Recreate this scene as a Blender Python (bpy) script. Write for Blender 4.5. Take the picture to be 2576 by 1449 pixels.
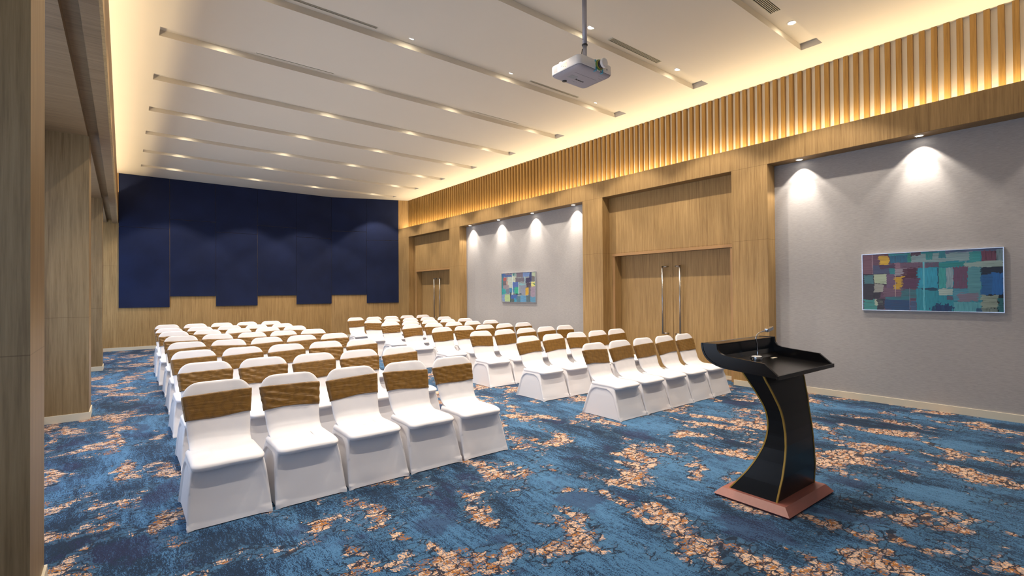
import bpy, bmesh, math, random
from mathutils import Vector, Matrix, noise

random.seed(7)
SC = bpy.context.scene
COL = SC.collection
for o in list(bpy.data.objects):
    bpy.data.objects.remove(o)

# ------------------------------------------------------------------ camera
YAW, PITCH, ROLL, FPX = math.radians(38.4486), math.radians(0.4985), math.radians(-0.3958), 1232.478
fw = Vector((math.sin(YAW) * math.cos(PITCH), math.cos(YAW) * math.cos(PITCH), math.sin(PITCH)))
rt = Vector((math.cos(YAW), -math.sin(YAW), 0))
up = rt.cross(fw)
r2 = rt * math.cos(ROLL) + up * math.sin(ROLL)
u2 = -rt * math.sin(ROLL) + up * math.cos(ROLL)
cam_d = bpy.data.cameras.new('camera')
cam = bpy.data.objects.new('camera', cam_d)
COL.objects.link(cam)
M = Matrix((r2, u2, -fw)).transposed().to_4x4()
M.translation = Vector((0, 0, 1.5))
cam.matrix_world = M
cam_d.sensor_fit = 'HORIZONTAL'
cam_d.sensor_width = 36
cam_d.lens = FPX / 2576 * 36
cam_d.clip_start = 0.05
SC.camera = cam

# ------------------------------------------------------------------ world, exposure
w = bpy.data.worlds.new('world')
SC.world = w
w.use_nodes = True
w.node_tree.nodes['Background'].inputs[0].default_value = (0.55, 0.7, 1, 1)
w.node_tree.nodes['Background'].inputs[1].default_value = 1.0
SC.view_settings.view_transform = 'Standard'
SC.view_settings.look = 'None'
SC.view_settings.exposure = -0.33
SC.view_settings.gamma = 1
SC.view_settings.use_curve_mapping = False

# room dimensions (metres)
ZC = 4.78                     # ceiling
XF, XN, XR = 7.62, 7.86, 7.837  # right wall: timber face, niche back, door recess back
YBK = 16.88                   # back wall
YFR = -2.6                    # wall behind the camera
XWL = -1.10                   # window wall

DOWN_W = 118.0       # watts of a ceiling downlight
WASH_W = 110.0        # watts of a wall washer
COVE_R_W = 285.0     # right cove strip
COVE_L_W = 150.0     # left cove strip
DAY_W = 75.0         # daylight per window
DOWN_C = (1.0, 0.88, 0.74)
WASH_C = (1.0, 0.90, 0.78)
COVE_C = (1.0, 0.79, 0.50)
DAY_C = (0.50, 0.70, 1.0)


def light(name, kind, loc, power, col, parent=None, rot=(0, 0, 0), **kw):
    d = bpy.data.lights.new(name, kind)
    d.energy = power
    d.color = col
    for k, v in kw.items():
        setattr(d, k, v)
    o = bpy.data.objects.new(name, d)
    COL.objects.link(o)
    o.location = loc
    o.rotation_euler = rot
    if parent:
        o.parent = parent
    return o


# cove strips along the ledges, daylight through the window bays
light('cove_light', 'AREA', (7.83, (YFR + 16.0) / 2, 3.722), COVE_R_W, COVE_C, shape='RECTANGLE',
      size=0.03, size_y=18.4, rot=(0, math.radians(180 - 8), 0))
light('cove_light', 'AREA', (-0.30, (YFR + YBK) / 2, 4.12), COVE_L_W, (1.0, 0.80, 0.52), shape='RECTANGLE',
      size=0.06, size_y=19.2, rot=(0, math.radians(180 + 8), 0))
BAYS = [(-2.2, 2.7), (3.75, 7.55), (8.5, 12.4), (13.4, 16.6)]
for a, b in BAYS:
    light('window_daylight', 'AREA', (XWL + 0.10, (a + b) / 2, 1.75), DAY_W, DAY_C, shape='RECTANGLE',
          size=2.6, size_y=b - a - 0.3, rot=(0, math.radians(-90), 0))


# ------------------------------------------------------------------ node helpers
class NT:
    def __init__(s, name):
        s.m = bpy.data.materials.new(name)
        s.m.use_nodes = True
        s.t = s.m.node_tree
        s.b = s.t.nodes['Principled BSDF']
        s.tc = None

    def n(s, typ, **kw):
        nd = s.t.nodes.new(typ)
        for k, v in kw.items():
            setattr(nd, k, v)
        return nd

    def put(s, sock, v):
        if v is None:
            return
        if hasattr(v, 'is_output') or isinstance(v, bpy.types.NodeSocket):
            s.t.links.new(v, sock)
        elif isinstance(v, (tuple, list)) and len(v) == 3 and sock.type == 'RGBA':
            sock.default_value = (*v, 1)
        else:
            sock.default_value = v

    def obj(s):
        if not s.tc:
            s.tc = s.n('ShaderNodeTexCoord')
        return s.tc.outputs['Object']

    def map(s, v, scale=(1, 1, 1), loc=(0, 0, 0), rot=(0, 0, 0)):
        m = s.n('ShaderNodeMapping')
        s.put(m.inputs[0], v)
        m.inputs['Scale'].default_value = scale
        m.inputs['Location'].default_value = loc
        m.inputs['Rotation'].default_value = rot
        return m.outputs[0]

    def noise(s, v, scale, detail=2, rough=.5, dist=0, color=False):
        m = s.n('ShaderNodeTexNoise')
        s.put(m.inputs['Vector'], v)
        m.inputs['Scale'].default_value = scale
        m.inputs['Detail'].default_value = detail
        m.inputs['Roughness'].default_value = rough
        m.inputs['Distortion'].default_value = dist
        return m.outputs[1 if color else 0]

    def voro(s, v, scale, feature='F1', out=0, metric=None):
        m = s.n('ShaderNodeTexVoronoi', feature=feature)
        if metric:
            m.distance = metric
        s.put(m.inputs['Vector'], v)
        m.inputs['Scale'].default_value = scale
        return m.outputs[out]

    def math(s, op, a, b=None, c=None, clamp=False):
        m = s.n('ShaderNodeMath', operation=op, use_clamp=clamp)
        s.put(m.inputs[0], a)
        s.put(m.inputs[1], b)
        if c is not None:
            s.put(m.inputs[2], c)
        return m.outputs[0]

    def ramp(s, f, stops, interp='LINEAR'):
        m = s.n('ShaderNodeValToRGB')
        cr = m.color_ramp
        cr.interpolation = interp
        while len(cr.elements) < len(stops):
            cr.elements.new(.5)
        for e, (p, c) in zip(cr.elements, stops):
            e.position = p
            e.color = (*c, 1) if len(c) == 3 else c
        s.put(m.inputs[0], f)
        return m.outputs[0]

    def step(s, f, lo, hi):
        m = s.n('ShaderNodeMapRange', interpolation_type='SMOOTHSTEP')
        s.put(m.inputs[0], f)
        m.inputs[1].default_value = lo
        m.inputs[2].default_value = hi
        return m.outputs[0]

    def mix(s, f, a, b, typ='MIX'):
        m = s.n('ShaderNodeMix', data_type='RGBA', blend_type=typ)
        s.put(m.inputs[0], f)
        s.put(m.inputs[6], a)
        s.put(m.inputs[7], b)
        return m.outputs[2]

    def sep(s, v):
        m = s.n('ShaderNodeSeparateXYZ')
        s.put(m.inputs[0], v)
        return m.outputs

    def comb(s, x, y, z):
        m = s.n('ShaderNodeCombineXYZ')
        s.put(m.inputs[0], x)
        s.put(m.inputs[1], y)
        s.put(m.inputs[2], z)
        return m.outputs[0]

    def bump(s, h, strength=.3, dist=.01):
        m = s.n('ShaderNodeBump')
        m.inputs['Strength'].default_value = strength
        m.inputs['Distance'].default_value = dist
        s.put(m.inputs['Height'], h)
        s.t.links.new(m.outputs[0], s.b.inputs['Normal'])

    def out(s, color=None, rough=None, metal=None, spec=None, **kw):
        s.put(s.b.inputs['Base Color'], color)
        s.put(s.b.inputs['Roughness'], rough)
        s.put(s.b.inputs['Metallic'], metal)
        s.put(s.b.inputs['Specular IOR Level'], spec)
        for k, v in kw.items():
            s.put(s.b.inputs[k.replace('_', ' ')], v)
        return s.m


def plain(name, col, rough=.5, metal=0.0, spec=.5, **kw):
    return NT(name).out(col, rough, metal, spec, **kw)


def glow(name, col, strength):
    t = NT(name)
    return t.out((0.8, 0.8, 0.8), .5, Emission_Color=col, Emission_Strength=strength)


def wood(name, axis='z', tone=1.0, seams=(), tint=(1.08, 1.06, .88)):
    """oak veneer, grain running along axis"""
    t = NT(name)
    sc = {'z': (1, 1, .035), 'x': (.035, 1, 1), 'y': (1, .035, 1)}[axis]
    v = t.map(t.obj(), scale=sc)
    n1 = t.noise(v, 36, 5, .65, .2)
    n2 = t.noise(v, 110, 4, .65)
    n3 = t.noise(t.map(t.obj(), scale=tuple(min(1, q * 4) if q < 1 else q for q in sc)), 2.6, 2)
    sc4 = tuple(q if q == 1 else .012 for q in sc)
    n4 = t.noise(t.map(t.obj(), scale=sc4, loc=(3.1, 5.2, 1.1)), 38, 3, .5, .5)
    f = t.math('MULTIPLY_ADD', n1, .55, t.math('MULTIPLY_ADD', n2, .30, t.math('MULTIPLY', n3, .15)))
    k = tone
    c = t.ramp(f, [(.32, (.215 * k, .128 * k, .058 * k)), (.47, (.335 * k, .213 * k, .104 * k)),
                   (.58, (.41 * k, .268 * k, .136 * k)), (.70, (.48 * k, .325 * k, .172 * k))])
    dark = t.step(n4, .62, .70)
    c = t.mix(t.math('MULTIPLY', dark, .35), c, (.17 * k, .095 * k, .045 * k))
    c = t.mix(1.0, c, tint, 'MULTIPLY')
    if seams:
        z = t.sep(t.obj())[2]
        for s_ in seams:
            d = t.math('ABSOLUTE', t.math('SUBTRACT', z, s_))
            ln = t.math('LESS_THAN', d, .0022)
            c = t.mix(t.math('MULTIPLY', ln, .6), c, (.10, .055, .02))
    t.bump(n2, .08, .002)
    return t.out(c, .45, 0.0, .3)


# ------------------------------------------------------------------ materials
MT = {}
MT['wood'] = wood('oak_veneer_vertical', 'z', 1.0, (2.28, 3.412))
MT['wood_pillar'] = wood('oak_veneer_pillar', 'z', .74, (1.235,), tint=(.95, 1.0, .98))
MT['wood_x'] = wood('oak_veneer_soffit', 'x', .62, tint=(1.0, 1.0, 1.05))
MT['wood_y'] = wood('oak_veneer_long', 'y', 1.0)
MT['slat'] = wood('oak_slat', 'z', 1.0, tint=(.86, .76, .44))
MT['trimwood'] = plain('oak_trim', (.42, .24, .10), .4)

t = NT('ceiling_paint')
MT['ceiling'] = t.out(t.mix(t.noise(t.obj(), 1.5, 3), (.67, .615, .525), (.69, .635, .545)), .9, 0, .2)
MT['backing'] = plain('cream_backing', (.80, .74, .62), .85, 0, .2)
MT['skirting'] = plain('pale_skirting', (.68, .61, .48), .45)

t = NT('grey_wallcovering')
v = t.map(t.obj(), scale=(1, .10, 1))
n = t.noise(v, 170, 4, .7)
n2 = t.noise(t.map(t.obj(), scale=(1, .3, 1)), 30, 3)
c = t.ramp(t.math('MULTIPLY_ADD', n, .9, t.math('MULTIPLY', n2, .1)),
           [(.35, (.355, .338, .331)), (.5, (.400, .382, .375)), (.65, (.445, .425, .416))])
yy = t.math('FRACT', t.math('MULTIPLY', t.sep(t.obj())[1], 1 / 1.37))
c = t.mix(t.math('MULTIPLY', t.math('LESS_THAN', yy, .5), .07), c, (.30, .30, .32))
t.bump(n, .12, .002)
MT['grey'] = t.out(c, .85, 0, .25)

t = NT('navy_fabric')
n = t.noise(t.obj(), 900, 2)
n2 = t.noise(t.obj(), 2.0, 3)
c = t.ramp(t.math('MULTIPLY_ADD', n, .7, t.math('MULTIPLY', n2, .3)),
           [(.35, (.004, .008, .032)), (.65, (.010, .020, .075))])
t.bump(n, .1, .001)
MT['navy'] = t.out(c, .85, 0, .25, Sheen_Weight=.15)
MT['gap'] = plain('panel_gap', (.16, .10, .06), .7)

t = NT('stretch_cloth')
n = t.noise(t.obj(), 12, 3)
n2 = t.noise(t.map(t.obj(), scale=(.25, .25, 1)), 40, 3)
t.bump(t.math('ADD', n, t.math('MULTIPLY', n2, .4)), .10, .006)
MT['cloth'] = t.out((.715, .70, .725), .62, 0, .3, Sheen_Weight=.15)

t = NT('gold_sash_cloth')
x, y, z = t.sep(t.obj())[0:3]
u = t.math('MULTIPLY', x, 1 / .062)
par = t.math('MODULO', t.math('FLOOR', t.math('ADD', u, 100.0)), 2.0)
sgn = t.math('MULTIPLY_ADD', par, 2.0, -1.0)
sn = t.math('SINE', t.math('MULTIPLY', z, 2 * math.pi / .105))
fr = t.math('SUBTRACT', t.math('FRACT', t.math('ADD', u, 100.0)), .5)
d = t.math('ABSOLUTE', t.math('SUBTRACT', fr, t.math('MULTIPLY', t.math('MULTIPLY', sn, .22), sgn)))
lines = t.math('SINE', t.math('MULTIPLY', d, 2 * math.pi / .085))
near = t.math('LESS_THAN', d, .235)
ln = t.math('MULTIPLY', t.step(lines, .1, .8), near)
fine = t.noise(t.obj(), 420, 2)
c = t.mix(t.math('MULTIPLY', ln, .75), (.155, .073, .010), (.050, .020, .003))
c = t.mix(t.math('MULTIPLY', fine, .22), c, (.30, .155, .03))
wr = t.noise(t.map(t.obj(), scale=(.28, 1, 2.0)), 20, 4, .6, .8)
t.bump(t.math('ADD', wr, t.math('MULTIPLY', fine, .05)), .42, .009)
MT['sash'] = t.out(c, .37, .12, .5, Sheen_Weight=.25, Sheen_Tint=(1, .75, .4))

# carpet: streaked blues with crackled cream and copper islands
t = NT('patterned_carpet')
P = t.obj()
wob = t.noise(P, 3.0, 3, .6, 0, True)
Pw = t.n('ShaderNodeVectorMath', operation='MULTIPLY_ADD')
t.put(Pw.inputs[0], wob)
Pw.inputs[1].default_value = (.12, .12, 0)
t.put(Pw.inputs[2], P)
Pw = Pw.outputs[0]
streak = t.noise(t.map(Pw, scale=(1, .10, 1)), 34, 5, .7)
streak2 = t.noise(t.map(P, scale=(1, .22, 1), loc=(4, 2, 0)), 120, 3, .7)
band = t.noise(t.map(Pw, scale=(1, .38, 1), loc=(7.3, 1.7, 0)), 1.75, 3, .55, .3)
tuft = t.noise(t.map(P, scale=(1, .55, 1)), 210, 1, .5)
f = t.math('MULTIPLY_ADD', band, 1.35, t.math('MULTIPLY_ADD', streak, .75,
           t.math('MULTIPLY_ADD', streak2, .95, t.math('MULTIPLY', tuft, .85))))
f = t.math('SUBTRACT', f, 1.47)
blue = t.ramp(f, [(.0, (.004, .014, .032)), (.38, (.006, .022, .053)), (.45, (.009, .034, .082)),
                  (.505, (.014, .052, .122)), (.525, (.047, .132, .255)), (.66, (.057, .155, .292)),
                  (.85, (.070, .180, .33))])
pm = t.noise(t.map(Pw, scale=(1, .7, 1), loc=(2.2, 9.1, 0)), 1.9, 4, .6)
pm = t.math('MULTIPLY', t.step(t.math('MULTIPLY_ADD', streak2, .25, pm), .70, .73), .55)
blue = t.mix(pm, blue, (.013, .014, .055))
# crackle cells
Pc = t.n('ShaderNodeVectorMath', operation='MULTIPLY_ADD')
t.put(Pc.inputs[0], t.noise(P, 20, 4, .65, 0, True))
Pc.inputs[1].default_value = (.11, .07, 0)
t.put(Pc.inputs[2], P)
Pcm = t.map(Pc.outputs[0], scale=(.48, 1.05, 0))
edge = t.voro(Pcm, 20, 'DISTANCE_TO_EDGE', 0)
cell = t.voro(Pcm, 20, 'F1', 1)
cr = t.sep(cell)
isl = t.noise(t.map(Pw, scale=(1, .60, 1), loc=(11.4, 3.3, 0)), 2.7, 2, .5, .5)
isl2 = t.noise(t.map(P, scale=(1, .8, 1), loc=(1.4, 8.3, 0)), 8.5, 4, .65)
im = t.math('MULTIPLY_ADD', isl2, .42, isl)
im = t.math('MULTIPLY_ADD', streak2, .24, t.math('SUBTRACT', im, .07))
halo = t.step(im, .735, .76)
core = t.step(t.math('MULTIPLY_ADD', cr[0], .10, im), .893, .903)
coreo = t.step(t.math('MULTIPLY_ADD', cr[1], .12, im), .903, .913)
crack = t.math('LESS_THAN', t.math('MULTIPLY_ADD', streak2, .10, edge), .105)
patchn = t.noise(t.map(P, scale=(1, .6, 1)), 70, 4, .7)
brownn = t.noise(t.map(P, scale=(.75, 1, 1), loc=(3, 6, 0)), 24, 3, .6, .5)
brownm = t.step(t.math('MULTIPLY_ADD', cr[2], .12, brownn), .605, .615)
worn = t.step(t.noise(t.map(P, scale=(1, .5, 1), loc=(5, 1, 0)), 90, 4, .7), .525, .545)
cream = t.mix(t.step(patchn, .40, .44), (.22, .17, .15), (.66, .43, .275))
ink = t.mix(brownm, cream, (.36, .135, .018))
ink = t.mix(t.math('MULTIPLY', worn, .75), ink, (.045, .13, .25))
brown2 = t.mix(t.step(patchn, .47, .52), (.045, .13, .25), (.30, .115, .022))
base = t.mix(t.math('MULTIPLY', halo, .5), blue, (.050, .133, .235))
base = t.mix(coreo, base, brown2)
base = t.mix(core, base, ink)
base = t.mix(t.math('MULTIPLY', t.math('MULTIPLY', crack, halo), .93), base, (.006, .014, .032))
t.bump(t.math('ADD', tuft, t.math('MULTIPLY', streak2, .5)), .35, .006)
MT['carpet'] = t.out(base, .95, 0, .1, Sheen_Weight=.1)

MT['black'] = plain('black_lacquer', (.0042, .0032, .0028), .2, 0, .36)
MT['black_side'] = plain('black_satin', (.0035, .003, .0025), .30, 0, .28)
MT['goldedge'] = plain('gold_edging', (.40, .235, .035), .35, .35)
t = NT('rose_wood')
MT['rose'] = t.out(t.mix(t.noise(t.map(t.obj(), scale=(.1, 1, 1)), 60, 4), (.285, .098, .078), (.345, .125, .10)), .38)
MT['rose_dark'] = plain('dark_plinth_edge', (.05, .012, .018), .4)
MT['capwood'] = plain('lectern_cap', (.030, .018, .011), .2)
MT['chrome'] = plain('chrome', (.75, .77, .80), .14, 1.0)
MT['steel'] = plain('brushed_steel', (.52, .49, .46), .28, 1.0)
MT['whiteplastic'] = plain('white_plastic', (.78, .76, .75), .38)
MT['undershell'] = plain('grey_plastic', (.38, .36, .40), .5)
MT['pole'] = plain('pole_paint', (.42, .41, .46), .35, .3)
MT['darkplastic'] = plain('dark_plastic', (.02, .02, .022), .4)
MT['tape'] = plain('blue_tape', (.07, .38, .55), .5)
MT['ringgreen'] = plain('green_film', (.10, .22, .04), .35)
MT['ringyellow'] = plain('yellow_film', (.50, .34, .04), .35)
MT['label'] = plain('grey_label', (.33, .36, .36), .6)
MT['ink'] = plain('black_ink', (.01, .01, .012), .5)
MT['frame'] = plain('silver_frame', (.62, .64, .70), .25, .8)
MT['ring'] = plain('white_trim_ring', (.8, .78, .74), .4)
MT['lens'] = glow('lit_lens', (1.0, .88, .66), 100.0)
MT['lensw'] = glow('lit_lens_wall', (1.0, .92, .80), 26.0)
MT['vent'] = plain('vent_metal', (.50, .46, .36), .5)
MT['ventdark'] = plain('vent_dark', (.03, .026, .02), .8)
MT['sheer'] = plain('white_blind', (.8, .82, .85), .8)
MT['frontwall'] = plain('cream_wall', (.40, .34, .27), .85)
t = NT('art_paint')
a = t.n('ShaderNodeAttribute', attribute_name='paint')
MT['paint'] = t.out(a.outputs['Color'], .35, 0, .4)


# ------------------------------------------------------------------ mesh helpers
def obj(name, bm, mat, parent=None, smooth=False, loc=None, **tags):
    me = bpy.data.meshes.new(name)
    bmesh.ops.recalc_face_normals(bm, faces=bm.faces)
    bm.to_mesh(me)
    bm.free()
    for m_ in (mat if isinstance(mat, (list, tuple)) else [mat]):
        me.materials.append(m_)
    if smooth:
        for p in me.polygons:
            p.use_smooth = True
    o = bpy.data.objects.new(name, me)
    COL.objects.link(o)
    if parent:
        o.parent = parent
    if loc:
        o.location = loc
    for k, v in tags.items():
        o[k] = v
    return o


def thing(name, label, cat, loc=(0, 0, 0), rotz=0, group=None):
    o = bpy.data.objects.new(name, None)
    o.empty_display_size = .1
    COL.objects.link(o)
    o.location = loc
    o.rotation_euler = (0, 0, rotz)
    o['label'] = label
    o['category'] = cat
    if group:
        o['group'] = group
    return o


def struct_root(name):
    o = bpy.data.objects.new(name, None)
    COL.objects.link(o)
    o['kind'] = 'structure'
    return o


def box(bm, x0, x1, y0, y1, z0, z1, bev=0, mi=0):
    vs = [bm.verts.new((x, y, z)) for x in (x0, x1) for y in (y0, y1) for z in (z0, z1)]
    fs = []
    for idx in ((0, 1, 3, 2), (4, 6, 7, 5), (0, 4, 5, 1), (2, 3, 7, 6), (0, 2, 6, 4), (1, 5, 7, 3)):
        f_ = bm.faces.new([vs[i] for i in idx])
        f_.material_index = mi
        fs.append(f_)
    if bev:
        es = list({e for f_ in fs for e in f_.edges})
        bmesh.ops.bevel(bm, geom=es, offset=bev, segments=2, affect='EDGES', profile=.7)
    return bm


def B(*a, **k):
    return box(bmesh.new(), *a, **k)


def extrude_profile(bm, pts, axis, a, b, mi=0):
    """closed polygon pts in the plane normal to axis, extruded from a to b"""
    def P3(p, q):
        if axis == 'x':
            return (q, p[0], p[1])
        if axis == 'y':
            return (p[0], q, p[1])
        return (p[0], p[1], q)
    va = [bm.verts.new(P3(p, a)) for p in pts]
    vb = [bm.verts.new(P3(p, b)) for p in pts]
    n_ = len(pts)
    bm.faces.new(va).material_index = mi
    bm.faces.new(vb[::-1]).material_index = mi
    for i in range(n_):
        bm.faces.new((va[i], va[(i + 1) % n_], vb[(i + 1) % n_], vb[i])).material_index = mi
    return bm


def rings(bm, rr, cap=True, close=True, mi=0):
    """skin a list of rings of points"""
    vr = [[bm.verts.new(p) for p in r_] for r_ in rr]
    n_ = len(rr[0])
    for i in range(len(vr) - 1):
        for j in range(n_ if close else n_ - 1):
            k = (j + 1) % n_
            bm.faces.new((vr[i][j], vr[i][k], vr[i + 1][k], vr[i + 1][j])).material_index = mi
    if cap:
        bm.faces.new(vr[0][::-1]).material_index = mi
        bm.faces.new(vr[-1]).material_index = mi
    return vr


def lathe(bm, prof, c=(0, 0, 0), axis='z', n=32, mi=0):
    """prof: list of (r, h)"""
    def P3(r_, h, a_):
        ca, sa = r_ * math.cos(a_), r_ * math.sin(a_)
        if axis == 'z':
            return (c[0] + ca, c[1] + sa, c[2] + h)
        if axis == 'y':
            return (c[0] + ca, c[1] + h, c[2] + sa)
        return (c[0] + h, c[1] + ca, c[2] + sa)
    rings(bm, [[P3(max(r_, 1e-4), h, 2 * math.pi * i / n) for i in range(n)] for r_, h in prof], mi=mi)
    return bm


def tube(bm, pts, rad, n=12, mi=0):
    pts = [Vector(p) for p in pts]
    rr = []
    prev = None
    for i, p in enumerate(pts):
        d_ = (pts[min(i + 1, len(pts) - 1)] - pts[max(i - 1, 0)]).normalized()
        if prev is None:
            a_ = d_.orthogonal().normalized()
        else:
            a_ = (prev - d_ * prev.dot(d_)).normalized()
        prev = a_
        b_ = d_.cross(a_)
        r_ = rad[i] if isinstance(rad, (list, tuple)) else rad
        rr.append([p + (a_ * math.cos(2 * math.pi * k / n) + b_ * math.sin(2 * math.pi * k / n)) * r_ for k in range(n)])
    rings(bm, rr, mi=mi)
    return bm


def smooth01(x):
    x = max(0., min(1., x))
    return x * x * (3 - 2 * x)


def copy_tree(o):
    c_ = o.copy()
    COL.objects.link(c_)
    for ch in o.children:
        d_ = ch.copy()
        COL.objects.link(d_)
        d_.parent = c_
        for g in ch.children:
            e_ = g.copy()
            COL.objects.link(e_)
            e_.parent = d_
    return c_


# ------------------------------------------------------------------ floor
obj('floor', B(XWL - .1, 8.1, YFR - .1, 17.0, -.08, 0), MT['carpet'], kind='structure')

# ------------------------------------------------------------------ ceiling with its recessed light troughs
GX0, GX1 = .357, 7.262
GROOVES = [(2.754 + 1.6145 * k - .261, 2.754 + 1.6145 * k) for k in range(-3, 9)]
GD = .078
bm = bmesh.new()


def quad(bm, *p):
    return bm.faces.new([bm.verts.new(q) for q in p])


CX0, CX1, CY0, CY1 = -.62, 8.02, YFR, 17.0
for xa, xb in ((CX0, GX0), (GX1, CX1)):
    quad(bm, (xa, CY0, ZC), (xa, CY1, ZC), (xb, CY1, ZC), (xb, CY0, ZC))
edges = [CY0] + [e for g in GROOVES for e in g] + [CY1]
for i in range(0, len(edges), 2):
    quad(bm, (GX0, edges[i], ZC), (GX0, edges[i + 1], ZC), (GX1, edges[i + 1], ZC), (GX1, edges[i], ZC))
for a, b in GROOVES:
    zt = ZC + GD
    quad(bm, (GX0, a, zt), (GX0, b, zt), (GX1, b, zt), (GX1, a, zt))
    quad(bm, (GX0, a, ZC), (GX0, a, zt), (GX1, a, zt), (GX1, a, ZC))
    quad(bm, (GX0, b, ZC), (GX1, b, ZC), (GX1, b, zt), (GX0, b, zt))
    quad(bm, (GX0, a, ZC), (GX0, b, ZC), (GX0, b, zt), (GX0, a, zt))
    quad(bm, (GX1, a, ZC), (GX1, a, zt), (GX1, b, zt), (GX1, b, ZC))
ce = obj('ceiling', bm, MT['ceiling'], kind='structure')
obj('roof_slab', B(XWL - .1, 8.12, YFR - .1, 17.1, ZC + .12, ZC + .2), MT['ceiling'], parent=ce)

# ------------------------------------------------------------------ left side: soffit, cove fascia, window wall
bm = bmesh.new()
box(bm, XWL, -.335, YFR, YBK, 3.43, 3.56)
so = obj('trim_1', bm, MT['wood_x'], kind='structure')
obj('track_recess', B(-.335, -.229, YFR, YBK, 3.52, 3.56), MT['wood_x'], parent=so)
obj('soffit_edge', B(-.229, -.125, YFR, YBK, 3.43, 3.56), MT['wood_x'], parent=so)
obj('fascia', B(-.125, -.105, YFR, YBK, 3.43, 4.25), MT['wood'], parent=so)
obj('cove_floor', B(-.60, -.125, YFR, YBK, 4.02, 4.06), MT['backing'], parent=so)
obj('cove_back', B(-.64, -.60, YFR, YBK, 4.02, ZC + .02), MT['backing'], parent=so)

wl = struct_root('wall_left')
bm = bmesh.new()
prev = YFR - .1
for a, b in BAYS:
    box(bm, XWL - .15, XWL, prev, a, 0, 3.5)
    box(bm, XWL - .15, XWL, a, b, 0, .35)
    box(bm, XWL - .15, XWL, a, b, 3.15, 3.5)
    prev = b
box(bm, XWL - .15, XWL, prev, 17.0, 0, 3.5)
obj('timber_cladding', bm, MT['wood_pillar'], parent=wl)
for i, (a, b) in enumerate(BAYS):
    wr_ = struct_root('window_%d' % (i + 1))
    bm = bmesh.new()
    for yy_ in (a, (a + b) / 2 - .03, b - .06):
        box(bm, XWL - .10, XWL - .04, yy_, yy_ + .06, .35, 3.15)
    for zz in (.35, 3.09):
        box(bm, XWL - .10, XWL - .04, a, b, zz, zz + .06)
    obj('window_frame', bm, MT['whiteplastic'], parent=wr_)
    obj('roller_blind', B(XWL - .03, XWL - .02, a + .02, b - .02, .36, 3.14), MT['sheer'], parent=wr_)

PILLARS = [(3.04, 3.54), (7.84, 8.32), (12.70, 13.18)]
for k, (a, b) in enumerate(PILLARS):
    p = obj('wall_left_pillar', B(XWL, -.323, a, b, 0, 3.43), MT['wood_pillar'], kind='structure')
    bm = bmesh.new()
    box(bm, XWL, -.311, a - .012, b + .012, 0, .088, bev=.002)
    obj('baseboard_left' if k == 0 else 'baseboard_left', bm, MT['skirting'], kind='structure')

# wall behind the camera
obj('wall_front', B(XWL, 8.1, YFR - .1, YFR, 0, ZC), MT['frontwall'], kind='structure')

# ------------------------------------------------------------------ back wall, bending towards the right hand corner
XB = 5.555
SL = .40


def yb(x):
    return YBK if x <= XB else YBK - (x - XB) * SL


bm = bmesh.new()
extrude_profile(bm, [(XWL, YBK), (XB, YBK), (8.1, yb(8.1)), (8.1, YBK + .2), (XWL, YBK + .2)], 'z', 0, ZC)
obj('wall_back', bm, MT['wood'], kind='structure')
bm = bmesh.new()
extrude_profile(bm, [(-.9, YBK - .014), (XB, YBK - .014), (7.62, yb(7.62) - .014), (7.62, yb(7.62)), (XB, YBK), (-.9, YBK)], 'z', 0, .088)
obj('baseboard_back', bm, MT['skirting'], kind='structure')

# navy fabric panels, seven columns of two
PX = [-.096, 1.035, 2.160, 3.280, 4.423, 5.555, 6.617, 7.622]
seam = [3.346, 3.638, 3.352, 3.636, 3.354, 3.628, 3.342]
low = [1.150, 1.452, 1.151, 1.449, 1.163, 1.451, 1.165]
ordn = ['first', 'second', 'third', 'fourth', 'fifth', 'sixth', 'seventh', 'eighth']
for i in range(7):
    x0, x1 = PX[i] + .004, PX[i + 1] - .004
    for up_, (z0, z1) in enumerate(((low[i], seam[i] - .004), (seam[i] + .004, ZC - .004))):
        bm = bmesh.new()
        extrude_profile(bm, [(x0, yb(x0) - .035), (x1, yb(x1) - .035), (x1, yb(x1) - .001), (x0, yb(x0) - .001)], 'z', z0, z1)
        bmesh.ops.bevel(bm, geom=list(bm.edges), offset=.003, segments=1, affect='EDGES')
        kind = ('upper navy fabric panel touching the ceiling' if up_ else
                ('long navy fabric panel hanging lowest' if low[i] < 1.3 else 'shorter navy fabric panel with raised bottom edge'))
        obj('acoustic_panel', bm, MT['navy'], label='%s, %s column from the left' % (kind, ordn[i]),
            category='wall panel', group='navy fabric panels on the back wall')

# ------------------------------------------------------------------ right wall
wr = struct_root('wall_right')
ye = yb(XF) + .02
bm = bmesh.new()
box(bm, XF, 8.0, YFR, ye, 3.41, 3.66)
box(bm, XF, XF + .03, YFR, ye, 3.66, 3.75)
for a, b in ((3.379, 3.937), (6.630, 7.181), (12.024, 12.586), (15.240, ye)):
    box(bm, XF, 8.25, a, b, 0, 3.41)
# panels around and above the doors
for (a, b, c_, d_) in ((3.937, 6.630, 4.075, 6.492), (12.586, 15.240, 12.80, 15.075)):
    box(bm, XR, 8.25, a, b, 2.225, 3.41)
    box(bm, XR, 8.25, a, c_, 0, 2.225)
    box(bm, XR, 8.25, d_, b, 0, 2.225)
obj('timber_cladding', bm, MT['wood'], parent=wr)
obj('grey_wallcovering', B(XN, 8.0, YFR, 3.379, 0, 3.41), MT['grey'], parent=wr)
obj('grey_wallcovering', B(XN, 8.0, 7.181, 12.024, 0, 3.41), MT['grey'], parent=wr)
obj('cove_backing', B(7.985, 8.05, YFR, 16.3, 3.66, ZC + .02), MT['backing'], parent=wr)

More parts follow.
